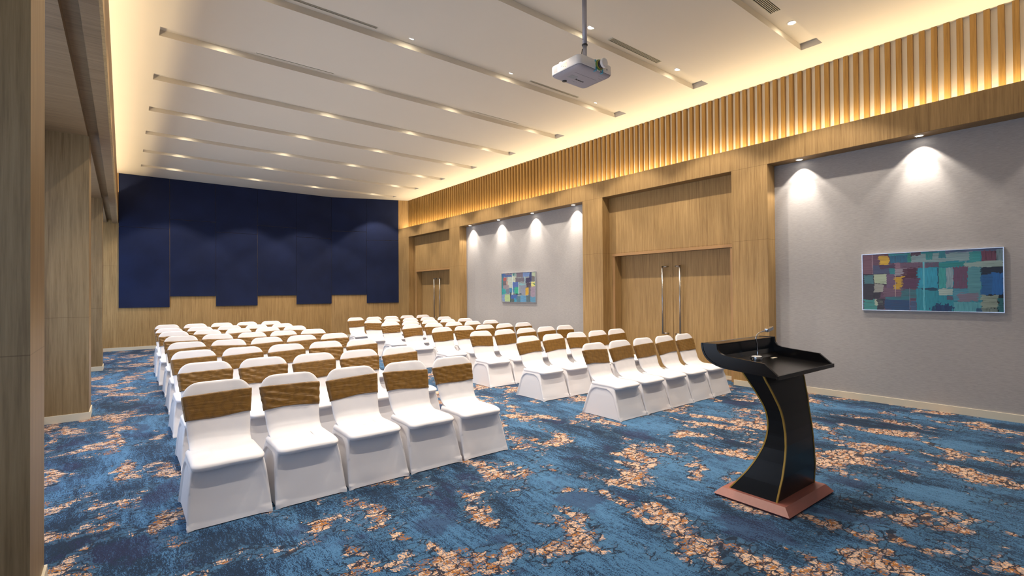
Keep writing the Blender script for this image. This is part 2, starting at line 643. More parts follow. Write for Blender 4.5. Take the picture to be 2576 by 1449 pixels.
bm = bmesh.new()
y = .737 - .1195 * 27
n_sl = 0
while y < yb(7.93) - .05:
    if y > YFR:
        box(bm, 7.93, 7.984, y, y + .056, 3.662, ZC - .004)
        n_sl += 1
    y += .1195
obj('trim_2', bm, MT['slat'], kind='structure')

bm = bmesh.new()
for a, b in ((YFR, 3.379), (7.181, 12.024)):
    box(bm, XN - .016, XN, a, b, 0, .088, bev=.002)
for a, b in ((3.379, 3.925), (6.645, 7.181), (12.024, 12.57), (15.255, ye - .03)):
    box(bm, XF - .012, XF, a, b, 0, .088, bev=.002)
obj('baseboard_right', bm, MT['skirting'], kind='structure')

# doors
for name, (a, b, c_, d_) in (('door_2', (3.937, 6.630, 4.075, 6.492)), ('door_1', (12.586, 15.240, 12.80, 15.075))):
    r_ = struct_root(name)
    bm = bmesh.new()
    box(bm, XR - .022, XR, c_ - .055, d_ + .055, 2.215, 2.262, bev=.003)
    box(bm, XR - .012, XR, c_ - .050, c_, 0, 2.215, bev=.002)
    box(bm, XR - .012, XR, d_, d_ + .050, 0, 2.215, bev=.002)
    obj('door_frame', bm, MT['trimwood'], parent=r_)
    mid = (c_ + d_) / 2
    for s_, (ya, yb_) in ((1, (c_ + .003, mid - .003)), (-1, (mid + .003, d_ - .003))):
        lf = obj('door_leaf', B(8.03, 8.075, ya, yb_, .012, 2.222, bev=.002), MT['wood'], parent=r_)
        hy = mid - .185 if s_ == 1 else mid + .185
        bm = bmesh.new()
        for hz in (.712, 1.960):
            tube(bm, [(7.962, hy + .0155 * s_, hz), (7.962, hy + .095 * s_, hz)], .0135, 14)
            tube(bm, [(8.03, hy + .082 * s_, hz), (7.962, hy + .082 * s_, hz)], .011)
        tube(bm, [(7.962, hy, .698), (7.962, hy, 1.974)], .0165, 16)
        obj('pull_handle', bm, MT['steel'], parent=lf, label='tall brushed steel pull handle', smooth=True)
    obj('kick_rail', B(8.02, 8.03, c_, d_, .0, .06), MT['skirting'], parent=r_)

# ------------------------------------------------------------------ ceiling downlights in the troughs
LX = [1.04, 2.985, 4.655, 6.575]
XP = ['closest to the window side', 'second from the window side', 'third from the window side', 'closest to the slatted wall']


def make_downlight():
    t_ = thing('downlight', 'round recessed downlight', 'ceiling light')
    bm_ = bmesh.new()
    lathe(bm_, [(.041, -.001), (.043, -.005), (.054, -.005), (.056, -.001), (.056, .0), (.041, .0)], n=28)
    obj('trim_ring', bm_, MT['ring'], t_, True)
    bm_ = bmesh.new()
    lathe(bm_, [(.040, -.0035), (.040, -.001)], n=28)
    obj('lens', bm_, MT['lens'], t_)
    return t_


dl0 = make_downlight()
first = True
for gi, (a, b) in enumerate(GROOVES):
    if gi < 3:
        continue
    ng = len(GROOVES) - 1 - gi           # 0 = trough nearest the back wall
    tro = 'trough nearest the navy panels' if ng == 0 else '%s trough from the navy panels' % ordn[ng] if ng < 8 else 'trough near the projector pole' if ng == 8 else 'trough over the front of the room' if ng == 9 else 'trough behind the camera'
    for xi, x in enumerate(LX):
        o = dl0 if first else copy_tree(dl0)
        first = False
        o.location = (x, a + .102, ZC + GD)
        o['label'] = 'downlight %s, %s' % (XP[xi], tro)
        o['group'] = 'downlights in the ceiling troughs'
        light('spot_light', 'SPOT', (0, 0, -.02), DOWN_W, DOWN_C, parent=o,
              spot_size=math.radians(94), spot_blend=.26, shadow_soft_size=.03)

# linear air grilles
first = None
VP = {0.5: None}
vx = [(1.46, 2.51), (5.08, 6.14)]
for gi, (a, b) in enumerate(GROOVES):
    if gi in (0, 1):
        continue
    if gi not in (3, 4, 5, 6):
        continue
    for vi, (xa, xb) in enumerate(vx):
        nm = {3: 'trough nearest the camera', 4: 'trough beside the projector pole', 5: 'trough just behind the projector', 6: 'second trough behind the projector'}[gi]
        side = 'window half' if vi == 0 else 'slatted wall half'
        t_ = thing('air_grille', 'slim air grille in %s of %s' % (side, nm), 'air vent',
                   (0, 0, 0), 0, 'air grilles in the ceiling troughs')
        y0, y1, zt = a + .012, a + .168, ZC + GD
        obj('backing', B(xa, xb, y0, y1, zt - .003, zt - .0005), MT['ventdark'], t_)
        bm = bmesh.new()
        box(bm, xa - .012, xb + .012, y0 - .010, y0, zt - .009, zt)
        box(bm, xa - .012, xb + .012, y1, y1 + .010, zt - .009, zt)
        box(bm, xa - .012, xa, y0, y1, zt - .009, zt)
        box(bm, xb, xb + .012, y0, y1, zt - .009, zt)
        obj('frame', bm, MT['vent'], t_)
        bm = bmesh.new()
        for k in range(1, 8):
            yy_ = y0 + (y1 - y0) * k / 8
            box(bm, xa, xb, yy_ - .0035, yy_ + .0035, zt - .010, zt - .003)
        obj('louvres', bm, MT['vent'], t_)

# wall washers in the niche heads
wy = [(2.977, 'over the near grey niche, closest to the double door'), (1.601, 'over the near grey niche, second from the double door'),
      (.225, 'over the near grey niche, nearest the frame edge'), (-1.15, 'over the near grey niche, behind the camera'),
      (7.571, 'over the far grey niche, closest to the near double door'), (8.947, 'over the far grey niche, second from the near double door'),
      (10.313, 'over the far grey niche, third from the near double door'), (11.659, 'over the far grey niche, closest to the far double door')]
for i, (yy_, lab) in enumerate(wy):
    t_ = thing('wall_washer', 'small round spotlight ' + lab, 'spotlight', (7.745, yy_, 3.41), 0, 'spotlights above the grey niches')
    bm = bmesh.new()
    lathe(bm, [(.036, -.001), (.038, -.006), (.048, -.006), (.050, -.001), (.050, 0), (.036, 0)], n=28)
    obj('trim_ring', bm, MT['ring'], t_, True)
    bm = bmesh.new()
    lathe(bm, [(.035, -.004), (.035, -.001)], n=28)
    obj('lens', bm, MT['lensw'], t_)
    light('spot_light', 'SPOT', (0, 0, -.012), WASH_W, WASH_C, parent=t_, rot=(0, math.radians(-9), 0),
          spot_size=math.radians(58), spot_blend=.9, shadow_soft_size=.012)
    light('spill_light', 'SPOT', (0, 0, -.012), WASH_W * .42, WASH_C, parent=t_,
          spot_size=math.radians(94), spot_blend=.30, shadow_soft_size=.012)


# ------------------------------------------------------------------ art
def art(name, label, y_left, y_right, z0, z1, rects, seed, base=(.12, .10, .14), nu=260, dep=.035):
    """canvas facing -X; u runs along -Y (left to right as seen)"""
    rnd = random.Random(seed)
    t_ = thing(name, label, 'picture', (XN, (y_left + y_right) / 2, z0))
    W_, H_ = y_left - y_right, z1 - z0
    nv = int(nu * H_ / W_)
    bm_ = bmesh.new()
    cl = bm_.loops.layers.float_color.new('paint')
    fr_ = .009
    vs = [[bm_.verts.new((-dep + .004, W_ / 2 - fr_ - (W_ - 2 * fr_) * i / nu, fr_ + (H_ - 2 * fr_) * (1 - j / nv))) for i in range(nu + 1)] for j in range(nv + 1)]

    def s2l(v_):
        v_ /= 255.
        return v_ / 12.92 if v_ < .04045 else ((v_ + .055) / 1.055) ** 2.4

    def col(u, v):
        c_ = Vector([s2l(q) for q in base])
        for k, (u0, u1, v0, v1, rgb, rag, dirn) in enumerate(rects):
            nz = noise.noise(Vector((u * 90, v * (8 if dirn == 'v' else 40), k * 7.3))) if dirn == 'v' else noise.noise(Vector((u * 20, v * 70, k * 7.3)))
            nz2 = noise.noise(Vector((u * 14, v * 14, k * 3.1 + 50)))
            e = rag * (nz * .7 + nz2 * .6)
            du = min(u - u0, u1 - u) + e
            dv = min(v - v0, v1 - v) + e * 1.6
            if du > 0 and dv > 0:
                st = noise.noise(Vector((u * (110 if dirn == 'v' else 9), v * (9 if dirn == 'v' else 80), k * 11.)))
                b_ = 1 + .24 * st
                cc = Vector([s2l(q) * b_ for q in rgb])
                al = .92 if st > -.35 else .72
                c_ = c_.lerp(cc, al)
        return c_
    for j in range(nv):
        for i in range(nu):
            f_ = bm_.faces.new((vs[j][i], vs[j][i + 1], vs[j + 1][i + 1], vs[j + 1][i]))
            c_ = col((i + .5) / nu, (j + .5) / nv)
            for l_ in f_.loops:
                l_[cl] = (c_[0], c_[1], c_[2], 1)
    obj('canvas', bm_, MT['paint'], t_)
    bm_ = bmesh.new()
    for (ya, yb__, za, zb) in ((-W_ / 2, W_ / 2, 0, fr_), (-W_ / 2, W_ / 2, H_ - fr_, H_), (-W_ / 2, -W_ / 2 + fr_, fr_, H_ - fr_), (W_ / 2 - fr_, W_ / 2, fr_, H_ - fr_)):
        box(bm_, -dep, -.001, ya, yb__, za, zb)
    obj('frame', bm_, MT['frame'], t_)
    return t_


def RP(x0, x1, y0, y1, rgb, rag=.012, d='h'):
    """rectangle in crop pixels of the near picture"""
    xm = (x0 + x1) / 2
    k = (xm - 175) / 2190
    yt, ybm = 245 - 105 * k, 1100 + 42 * k
    return ((x0 - 175) / 2190, (x1 - 175) / 2190, (y0 - yt) / (ybm - yt), (y1 - yt) / (ybm - yt), rgb, rag, d)


near = [
    RP(170, 1200, 200, 1110, (96, 72, 92)), RP(1100, 2080, 180, 1150, (38, 130, 150)), RP(170, 345, 250, 545, (112, 82, 96)),
    RP(345, 640, 240, 400, (98, 72, 90)), RP(480, 650, 245, 395, (196, 160, 52), .03), RP(360, 740, 400, 545, (72, 82, 112)),
    RP(650, 990, 215, 260, (52, 136, 150)), RP(660, 975, 250, 365, (42, 98, 130), .012, 'v'), RP(960, 1030, 210, 360, (44, 128, 118)),
    RP(1020, 1960, 200, 350, (128, 152, 158), .02), RP(1030, 1180, 200, 250, (78, 52, 70), .015, 'v'), RP(1260, 1360, 195, 320, (40, 126, 132), .01, 'v'),
    RP(1455, 1555, 185, 290, (30, 118, 134), .01, 'v'), RP(1560, 2350, 150, 200, (78, 92, 128)), RP(1900, 2060, 200, 360, (52, 138, 142)),
    RP(2065, 2275, 185, 355, (104, 60, 80), .012, 'v'), RP(2275, 2365, 160, 360, (108, 132, 142), .006, 'v'),
    RP(740, 1250, 365, 455, (128, 100, 118)), RP(1250, 1460, 360, 440, (92, 74, 96), .008, 'v'), RP(850, 1210, 370, 450, (96, 78, 98), .01, 'v'),
    RP(1460, 1850, 365, 430, (42, 128, 130)), RP(1850, 2365, 350, 440, (142, 164, 160), .02), RP(480, 740, 400, 460, (74, 54, 78), .02),
    RP(650, 745, 460, 560, (44, 124, 134)), RP(750, 950, 455, 570, (140, 136, 148)), RP(860, 1130, 450, 620, (74, 38, 56), .03),
    RP(1125, 1440, 450, 765, (48, 146, 176), .006, 'v'), RP(1435, 1455, 450, 765, (30, 60, 90), .003, 'v'), RP(1455, 1560, 450, 765, (60, 150, 150), .008, 'v'),
    RP(1560, 1670, 445, 765, (134, 156, 166), .008, 'v'), RP(1670, 1880, 435, 770, (104, 66, 92), .014, 'v'), RP(1880, 2065, 440, 960, (86, 142, 152), .004),
    RP(2065, 2365, 440, 560, (28, 36, 54), .022), RP(2070, 2365, 550, 870, (36, 92, 148), .02), RP(2220, 2365, 530, 870, (34, 98, 166), .02, 'v'),
    RP(180, 600, 545, 720, (50, 46, 58), .01), RP(200, 370, 560, 700, (74, 118, 128), .01), RP(380, 600, 550, 700, (168, 184, 160), .012),
    RP(600, 735, 545, 900, (104, 84, 112), .008), RP(180, 400, 700, 950, (48, 48, 58), .01), RP(385, 545, 700, 830, (150, 152, 146), .014),
    RP(545, 870, 760, 900, (110, 86, 104), .01), RP(740, 900, 575, 770, (186, 150, 44), .03), RP(850, 1140, 620, 775, (84, 56, 84), .03),
    RP(860, 1180, 785, 930, (56, 106, 118), .02), RP(360, 490, 830, 920, (46, 44, 54), .012), RP(580, 1000, 900, 955, (50, 110, 124), .006),
    RP(560, 1000, 950, 1110, (36, 72, 112), .01), RP(1000, 1100, 960, 1120, (66, 90, 124), .012), RP(190, 430, 945, 1110, (64, 140, 138), .02),
    RP(385, 530, 940, 1030, (166, 178, 160), .016), RP(430, 555, 930, 1110, (48, 50, 62), .014), RP(1100, 1430, 780, 1130, (44, 132, 152), .006, 'v'),
    RP(1180, 1440, 765, 800, (34, 52, 78), .014), RP(1455, 1660, 775, 880, (158, 176, 170), .014), RP(1455, 1660, 880, 1130, (42, 130, 150), .008, 'v'),
    RP(1570, 1660, 890, 950, (86, 74, 98), .012), RP(1670, 1900, 780, 970, (78, 136, 158), .008), RP(1740, 2020, 850, 985, (118, 106, 124), .03),
    RP(1670, 2065, 985, 1130, (84, 150, 162), .008, 'v'), RP(1330, 1660, 1040, 1140, (32, 54, 94), .04, 'v'), RP(1400, 1480, 1000, 1140, (32, 54, 94), .02, 'v'),
    RP(1540, 1600, 1010, 1140, (32, 54, 94), .02, 'v'), RP(2000, 2075, 1080, 1150, (34, 72, 106), .016, 'v'), RP(2070, 2300, 875, 1080, (138, 152, 138), .02),
    RP(2080, 2300, 1080, 1150, (110, 124, 116), .02, 'v'), RP(2300, 2370, 930, 1150, (30, 98, 104), .02), RP(1205, 1235, 350, 1110, (92, 172, 190), .004, 'v'),
    RP(345, 362, 240, 545, (140, 116, 128), .003, 'v'), RP(985, 995, 760, 1100, (130, 130, 150), .003, 'v'), RP(745, 757, 560, 900, (160, 140, 140), .003, 'v')]
art('abstract_painting', 'large wide abstract painting of teal, plum and blue blocks on the near grey wall', 2.245, .878, 1.226, 1.978, near, 3, nu=300)


def RF(x0, x1, y0, y1, rgb, rag=.02, d='h'):
    return ((x0 - 255) / 1025, (x1 - 255) / 1025, (y0 - 325) / 875, (y1 - 325) / 875, rgb, rag, d)


far = [
    RF(250, 1285, 320, 1210, (150, 160, 165)), RF(255, 300, 340, 980, (50, 130, 140), .01, 'v'), RF(260, 580, 330, 440, (70, 100, 160)), RF(380, 580, 330, 385, (130, 120, 135)),
    RF(580, 720, 330, 430, (140, 165, 165)), RF(590, 660, 335, 380, (60, 130, 130)), RF(720, 920, 320, 450, (118, 108, 122), .02, 'v'), RF(920, 1110, 315, 450, (110, 138, 190)),
    RF(1110, 1170, 310, 600, (60, 70, 120), .02, 'v'), RF(1170, 1285, 310, 450, (170, 185, 160)), RF(300, 410, 450, 545, (178, 90, 85)), RF(300, 400, 545, 700, (110, 100, 110)),
    RF(400, 480, 570, 700, (180, 150, 140)), RF(450, 600, 440, 780, (185, 195, 185)), RF(600, 720, 430, 600, (190, 200, 180)), RF(690, 960, 470, 600, (110, 105, 118)),
    RF(1000, 1140, 480, 620, (62, 56, 88), .02), RF(1175, 1260, 450, 590, (110, 105, 105)), RF(1020, 1150, 625, 790, (80, 68, 84)), RF(1160, 1265, 605, 745, (220, 215, 130)),
    RF(1200, 1262, 650, 685, (50, 120, 90)), RF(600, 775, 600, 770, (82, 110, 175)), RF(660, 775, 750, 960, (50, 170, 140)), RF(500, 660, 775, 920, (70, 130, 170)),
    RF(780, 800, 600, 1000, (180, 205, 205), .004, 'v'), RF(800, 990, 650, 700, (130, 180, 190)), RF(840, 990, 700, 980, (138, 145, 165), .01, 'v'), RF(255, 390, 760, 970, (50, 155, 160), .05),
    RF(390, 500, 800, 950, (115, 125, 145)), RF(300, 500, 690, 800, (150, 140, 150)), RF(990, 1085, 780, 990, (205, 165, 50), .03), RF(1140, 1270, 750, 1050, (158, 142, 160)),
    RF(1085, 1140, 760, 1200, (110, 105, 115), .01, 'v'), RF(260, 350, 980, 1200, (125, 150, 190)), RF(350, 520, 980, 1200, (170, 195, 140)), RF(520, 545, 900, 1200, (40, 70, 80), .008, 'v'),
    RF(545, 750, 990, 1110, (62, 95, 165)), RF(545, 700, 1110, 1200, (80, 95, 95), .03), RF(640, 720, 1100, 1200, (60, 150, 185)), RF(720, 840, 1020, 1200, (80, 120, 140)),
    RF(840, 1010, 1010, 1200, (90, 148, 190)), RF(1010, 1130, 1010, 1200, (85, 105, 115), .02, 'v'), RF(1130, 1275, 1040, 1200, (85, 145, 180)), RF(610, 870, 950, 980, (50, 70, 90)),
    RF(582, 602, 340, 980, (200, 215, 210), .004, 'v'), RF(965, 985, 440, 640, (140, 180, 200), .004, 'v')]
art('abstract_painting', 'small abstract painting of pale blue and cream blocks on the far grey wall', 10.30, 8.934, 1.246, 1.997, far, 5, nu=150)


# ------------------------------------------------------------------ covered chairs
def rr_ring(hx, y0, y1, r, z, ns=26, nf=18, nc=5):
    """rounded rectangle ring, starts at front right"""
    pts = []
    for i in range(nf):                       # front edge, left to right
        pts.append((-hx + r + (2 * hx - 2 * r) * i / nf, y0))
    for i in range(nc):
        a_ = -math.pi / 2 + math.pi / 2 * i / nc
        pts.append((hx - r + r * math.cos(a_), y0 + r + r * math.sin(a_)))
    for i in range(ns):
        pts.append((hx, y0 + r + (y1 - y0 - 2 * r) * i / ns))
    for i in range(nc):
        a_ = math.pi / 2 * i / nc
        pts.append((hx - r + r * math.cos(a_), y1 - r + r * math.sin(a_)))
    for i in range(nf):
        pts.append((hx - r - (2 * hx - 2 * r) * i / nf, y1))
    for i in range(nc):
        a_ = math.pi / 2 + math.pi / 2 * i / nc
        pts.append((-hx + r + r * math.cos(a_), y1 - r + r * math.sin(a_)))
    for i in range(ns):
        pts.append((-hx, y1 - r - (y1 - y0 - 2 * r) * i / ns))
    for i in range(nc):
        a_ = math.pi + math.pi / 2 * i / nc
        pts.append((-hx + r + r * math.cos(a_), y0 + r + r * math.sin(a_)))
    return [(x_, y_, z) for x_, y_ in pts]


def lerp_tab(tab, x_):
    if x_ <= tab[0][0]:
        return tab[0][1]
    for (a_, va_), (b_, vb_) in zip(tab, tab[1:]):
        if x_ <= b_:
            k_ = (x_ - a_) / (b_ - a_)
            return va_ + (vb_ - va_) * k_
    return tab[-1][1]


def make_skirt(seed):
    bm_ = bmesh.new()
    rr_ = []
    H_ = .372
    nz_ = 46
    for k in range(nz_ + 1):
        z = H_ * k / nz_
        q = z / H_
        hx = lerp_tab([(0, .2505), (.12, .248), (.4, .242), (.7, .234), (.9, .225), (1, .215)], q)
        yf = lerp_tab([(0, 0.0), (.12, .012), (.4, .040), (.7, .062), (.88, .084), (1, .090)], q)
        ybk = lerp_tab([(0, .600), (.1, .590), (.5, .548), (.85, .515), (1, .505)], q)
        r_ = lerp_tab([(0, .012), (.3, .018), (.8, .045), (1, .06)], q)
        base = rr_ring(hx, yf, ybk, r_, z, 40, 26, 6)
        out_ = []
        for (x_, y_, z_) in base:
            ax = abs(x_) / hx
            fy = (y_ - yf) / (ybk - yf)
            # side panels set inside a rounded border
            if ax > .93:
                top = .340
                f0 = yf + .006 + .050 * (z / .30)
                b0 = ybk - .008 - .030 * (z / .30)
                d_ = min(y_ - f0, b0 - y_, top - z)
                # round the upper corners of the panel
                R_ = .10
                cy0, cy1, cz = f0 + R_, b0 - R_, top - R_
                if z > cz and y_ < cy0:
                    d_ = min(d_, R_ - math.hypot(y_ - cy0, z - cz))
                if z > cz and y_ > cy1:
                    d_ = min(d_, R_ - math.hypot(y_ - cy1, z - cz))
                s_ = smooth01(d_ / .008)
                x_ -= math.copysign(.014 * s_, x_)
            # front and back sag between the legs
            if fy < .02 or fy > .98:
                sag = (1 - min(1, ax) ** 6) * smooth01(q * 1.2)
                y_ += (.030 if fy < .5 else -.012) * sag
            # hem lifted between the feet, pulled out at the corners
            if k <= 3:
                ex = 1 - ax if (fy < .03 or fy > .97) else 0
                ey = min(fy, 1 - fy) if ax > .9 else 0
                lift = .006 * smooth01(max(ex, ey) * 5)
                z_ += lift * (1 - k / 4)
            corner = smooth01((ax - .80) / .15) * smooth01((abs(fy - .5) - .38) / .1) * smooth01(1 - z / .075)
            nzv = noise.noise(Vector((x_ * 55 + seed * 9, y_ * 55, z_ * 60)))
            x_ += math.copysign(corner * .006 * nzv, x_)
            y_ += corner * .010 * nzv * (-1 if fy < .5 else 1)
            # folded foot pockets
            fx = (1 - ax) * hx
            if fy < .03 and z < .055 and fx < .075 and (x_ * (1 if (seed % 2) else -1)) > 0:
                y_ -= .005 * smooth01((.055 - z) / .01) * smooth01((.075 - fx) / .012)
            if fy < .03 and z < .04 and fx < .04:
                y_ -= .004 * smooth01((.04 - z) / .01) * smooth01((.04 - fx) / .01)
            n2_ = noise.noise(Vector((x_ * 5 + seed, y_ * 5, z_ * 9)))
            if fy < .1:
                y_ += .004 * n2_
            out_.append((x_, y_, z_))
        rr_.append(out_)
    rings(bm_, rr_, cap=False)
    return bm_


def make_seat(seed):
    bm_ = bmesh.new()
    rr_ = []
    prof = [(.352, .020), (.353, .010), (.358, .002), (.366, -.001), (.376, -.003), (.386, -.002), (.394, .003), (.400, .010), (.404, .022), (.4065, .045), (.4075, .080), (.408, .13)]
    for z, ins in prof:
        y0, y1 = .048 + ins, .50
        hx = .217 - ins
        r_ = max(.02, .062 - ins * .3)
        base = rr_ring(hx, y0, y1 - ins * .2, r_, z, 18, 18, 8)
        o_ = []
        for (x_, y_, z_) in base:
            wv = noise.noise(Vector((x_ * 7 + seed * 3, y_ * 7, 2)))
            fr_ = smooth01(1 - (y_ - y0) / .12)
            o_.append((x_, y_, z_ - .012 * fr_ * (1 if z > .38 else .4) + (.006 * wv if z < .37 else .002 * wv)))
        rr_.append(o_)
    vr = rings(bm_, rr_, cap=False)
    bm_.faces.new(vr[-1])
    bm_.faces.new(vr[0][::-1])
    return bm_


CTR = [(.30, .393), (.37, .398), (.43, .411), (.475, .437), (.505, .475), (.522, .52), (.545, .585), (.572, .66), (.602, .745), (.628, .81), (.640, .842)]


def spline(pts, n_):
    """catmull-rom through pts, n_ samples evenly in parameter"""
    out_ = []
    m_ = len(pts) - 1
    for i in range(n_ + 1):
        u = i / n_ * m_
        k = min(int(u), m_ - 1)
        f_ = u - k
        p0, p1, p2, p3 = pts[max(k - 1, 0)], pts[k], pts[k + 1], pts[min(k + 2, m_)]
        out_.append(tuple(.5 * ((2 * p1[j]) + (-p0[j] + p2[j]) * f_ + (2 * p0[j] - 5 * p1[j] + 4 * p2[j] - p3[j]) * f_ ** 2 + (-p0[j] + 3 * p1[j] - 3 * p2[j] + p3[j]) * f_ ** 3) for j in range(len(p1))))
    return out_


def back_hw(z):
    return lerp_tab([(.39, .196), (.43, .198), (.5, .203), (.58, .209), (.66, .219), (.74, .228), (.85, .230)], z)


BK = spline(CTR, 40)


def back_frame(k):
    p = BK[k]
    a_ = BK[max(k - 1, 0)]
    b_ = BK[min(k + 1, len(BK) - 1)]
    ty, tz = b_[0] - a_[0], b_[1] - a_[1]
    l_ = math.hypot(ty, tz)
    return p[0], p[1], -tz / l_, ty / l_     # point and normal towards the sitter (-y, +z)


def make_back(seed):
    bm_ = bmesh.new()
    nu_ = 28
    fr_, bk_ = [], []
    n_ = len(BK)
    ztop = BK[-1][1]
    for k in range(n_):
        y_, z_, ny, nz = back_frame(k)
        hw = back_hw(z_)
        R_ = .115
        d_ = ztop + .0005 - z_
        if d_ < R_:
            hw = hw - R_ + math.sqrt(max(0, R_ * R_ - (R_ - d_) ** 2)) * 1.0
        th = lerp_tab([(.39, .007), (.405, .0105), (.43, .016), (.5, .020), (.84, .017)], z_)
        te = math.sqrt(max(0., min(1., d_ / .016 + .02)))
        rf, rb = [], []
        for i in range(nu_ + 1):
            s_ = math.sin((i / nu_ - .5) * math.pi)       # denser near the edges
            e = math.sqrt(max(0, 1 - abs(s_) ** 8))
            curve = .012 * (1 - s_ * s_) * smooth01((z_ - .41) / .1)   # slightly dished
            w_ = .002 * e * noise.noise(Vector((s_ * 3 + seed * 5, z_ * 12, 1.)))
            if z_ > .50 and z_ < .60:
                w_ += .0018 * e * noise.noise(Vector((s_ * 5 + seed * 3 + z_ * 12, z_ * 8, 5.)))
            dd = th * e * te
            x_ = s_ * hw
            rf.append((x_, y_ + ny * (dd - curve * 0 + w_) + curve * .8, z_ + nz * (dd + w_)))
            rb.append((x_, y_ - ny * dd + curve * .8, z_ - nz * dd))
        fr_.append(rf)
        bk_.append(rb)
    loops = [f_ + b_[::-1][1:-1] for f_, b_ in zip(fr_, bk_)]
    vr = rings(bm_, loops, cap=True)
    bmesh.ops.remove_doubles(bm_, verts=bm_.verts, dist=.0002)
    return bm_


def make_sash(seed, folds):
    bm_ = bmesh.new()
    z0, z1 = .588 + .006 * math.sin(seed * 2.1), .754
    ks = 16
    nu_ = 40
    inner, outer = [], []
    rows = []
    for k in range(ks + 1):
        z = z0 + (z1 - z0) * k / ks
        # locate on the back curve
        j = min(range(len(BK)), key=lambda q: abs(BK[q][1] - z))
        y_, zc_, ny, nz = back_frame(j)
        j2 = min(len(BK) - 1, j + 1) if z > zc_ else max(0, j - 1)
        if BK[j2][1] != zc_:
            f_ = (z - zc_) / (BK[j2][1] - zc_)
            y_ = y_ + (BK[j2][0] - y_) * f_
        hw = back_hw(z) + .004
        th = .0262
        ring_o = []
        for side in (0, 1):
            for i in range(nu_ + 1) if side == 0 else range(nu_ - 1, 0, -1):
                s_ = math.sin((i / nu_ - .5) * math.pi)
                e = math.sqrt(max(0, 1 - abs(s_) ** 10))
                curve = .012 * (1 - s_ * s_)
                zz = (k / ks)
                endw = .45 + .55 * abs(s_) ** 1.5
                wv = folds * endw * (math.sin(zz * 19 + s_ * 2.2 * seed % 5 + 2.5 * noise.noise(Vector((s_ * 1.6, zz * 2.0, seed * 7.7)))) * .5 + .5)
                wv += folds * .5 * noise.noise(Vector((s_ * 5, zz * 9, seed * 3.)))
                dd = (th + wv * .9) * e
                tilt = .010 * s_ * math.sin(seed * 1.7) * (1 if k in (0, ks) else 1)
                pin = .006 * math.sin(seed + s_ * 3)
                zp = z + tilt + (pin if k == 0 else 0)
                if side == 0:
                    ring_o.append((s_ * (hw + wv * .4 * abs(s_)), y_ + ny * dd + curve * .8, zp + nz * dd))
                else:
                    ring_o.append((s_ * (hw + wv * .4 * abs(s_)), y_ - ny * dd + curve * .8, zp - nz * dd))
        rows.append(ring_o)

    def shrink(r_, d_):
        cx_ = sum(p[0] for p in r_) / len(r_)
        cy_ = sum(p[1] for p in r_) / len(r_)
        cz_ = sum(p[2] for p in r_) / len(r_)
        return [(cx_ + (p[0] - cx_) * (1 - d_ * 3), cy_ + (p[1] - cy_) * (1 - d_ * 12), p[2]) for p in r_]
    allr = [shrink(rows[0], .012)] + rows + [shrink(rows[-1], .012)]
    rings(bm_, allr, cap=False)
    return bm_


VAR = []
for s_, fo in ((1, .0022), (2, .0085), (3, .0035), (4, .0065), (5, .0018)):
    t_ = thing('banquet_chair', 'x', 'chair')
    obj('skirt', make_skirt(s_), MT['cloth'], t_, True)
    obj('seat', make_seat(s_), MT['cloth'], t_, True)
    obj('backrest', make_back(s_), MT['cloth'], t_, True)
    obj('sash', make_sash(s_, fo), MT['sash'], t_, True, label='gold brown patterned sash')
    VAR.append([t_, False])

# rows: first seat centre x, front y, seat pitch, y drift per seat
LROW = [(.562, 3.70, .5170, 0), (.628, 4.95, .5075, .004), (.655, 6.215, .5085, .010), (.692, 7.49, .5085, .012),
        (.722, 8.77, .508, .0), (.712, 9.975, .512, .008), (.715, 11.08, .512, -.01), (.76, 12.43, .512, -.03)]
RROW = [(4.722, 3.65, .507, .0), (4.752, 4.99, .5085, .0), (4.765, 6.25, .512, .01), (4.745, 7.51, .516, .02),
        (4.745, 8.72, .525, .03), (4.77, 9.86, .525, .03), (4.84, 11.02, .525, .03), (4.94, 12.42, .53, .04)]
COLW = {'L': ['nearest the window', 'second from the window', 'middle seat', 'second from the aisle', 'beside the aisle'],
        'R': ['beside the aisle', 'second from the aisle', 'middle seat', 'second from the doors', 'nearest the doors']}
rowname = ['front', 'second', 'third', 'fourth', 'fifth', 'sixth', 'seventh', 'rearmost']
rnd = random.Random(11)
pick = {('L', 0): [4, 1, 0, 2, 3], ('R', 0): [2, 0, 4, 0, 3], ('R', 1): [0, 0, 2, 4, 4]}
for blk, rows_ in (('L', LROW), ('R', RROW)):
    for ri, (cx, fy, pt, dr) in enumerate(rows_):
        for ci in range(5):
            vi = pick.get((blk, ri), None)
            vi = vi[ci] if vi else rnd.randrange(5)
            src = VAR[vi]
            if not src[1]:
                o = src[0]
                src[1] = True
            else:
                o = copy_tree(src[0])
            jx = 0 if ri == 0 else rnd.uniform(-.002, .002)
            o.location = (cx + pt * ci + jx, fy + dr * ci + (0 if ri == 0 else rnd.uniform(-.012, .012)), 0)
            o.rotation_euler = (0, 0, 0 if ri == 0 else math.radians(rnd.uniform(-.25, .25)))
            o['label'] = 'gold sashed white chair, %s row of %s block, %s' % (
                rowname[ri], 'left' if blk == 'L' else 'right', COLW[blk][ci])
            o['category'] = 'chair'
            o['group'] = 'covered chairs in the %s seating block' % ('left' if blk == 'L' else 'right')

# ------------------------------------------------------------------ lectern
lec = thing('lectern', 'black lacquered lectern with gold edging standing on a rose wood plinth', 'lectern', (3.76, 1.65, 0))


def LO(name, bm, mat, smooth=False, parent=None, **k):
    bmesh.ops.translate(bm, verts=bm.verts, vec=(-3.76, -1.65, 0))
    return obj(name, bm, mat, parent or lec, smooth, **k)


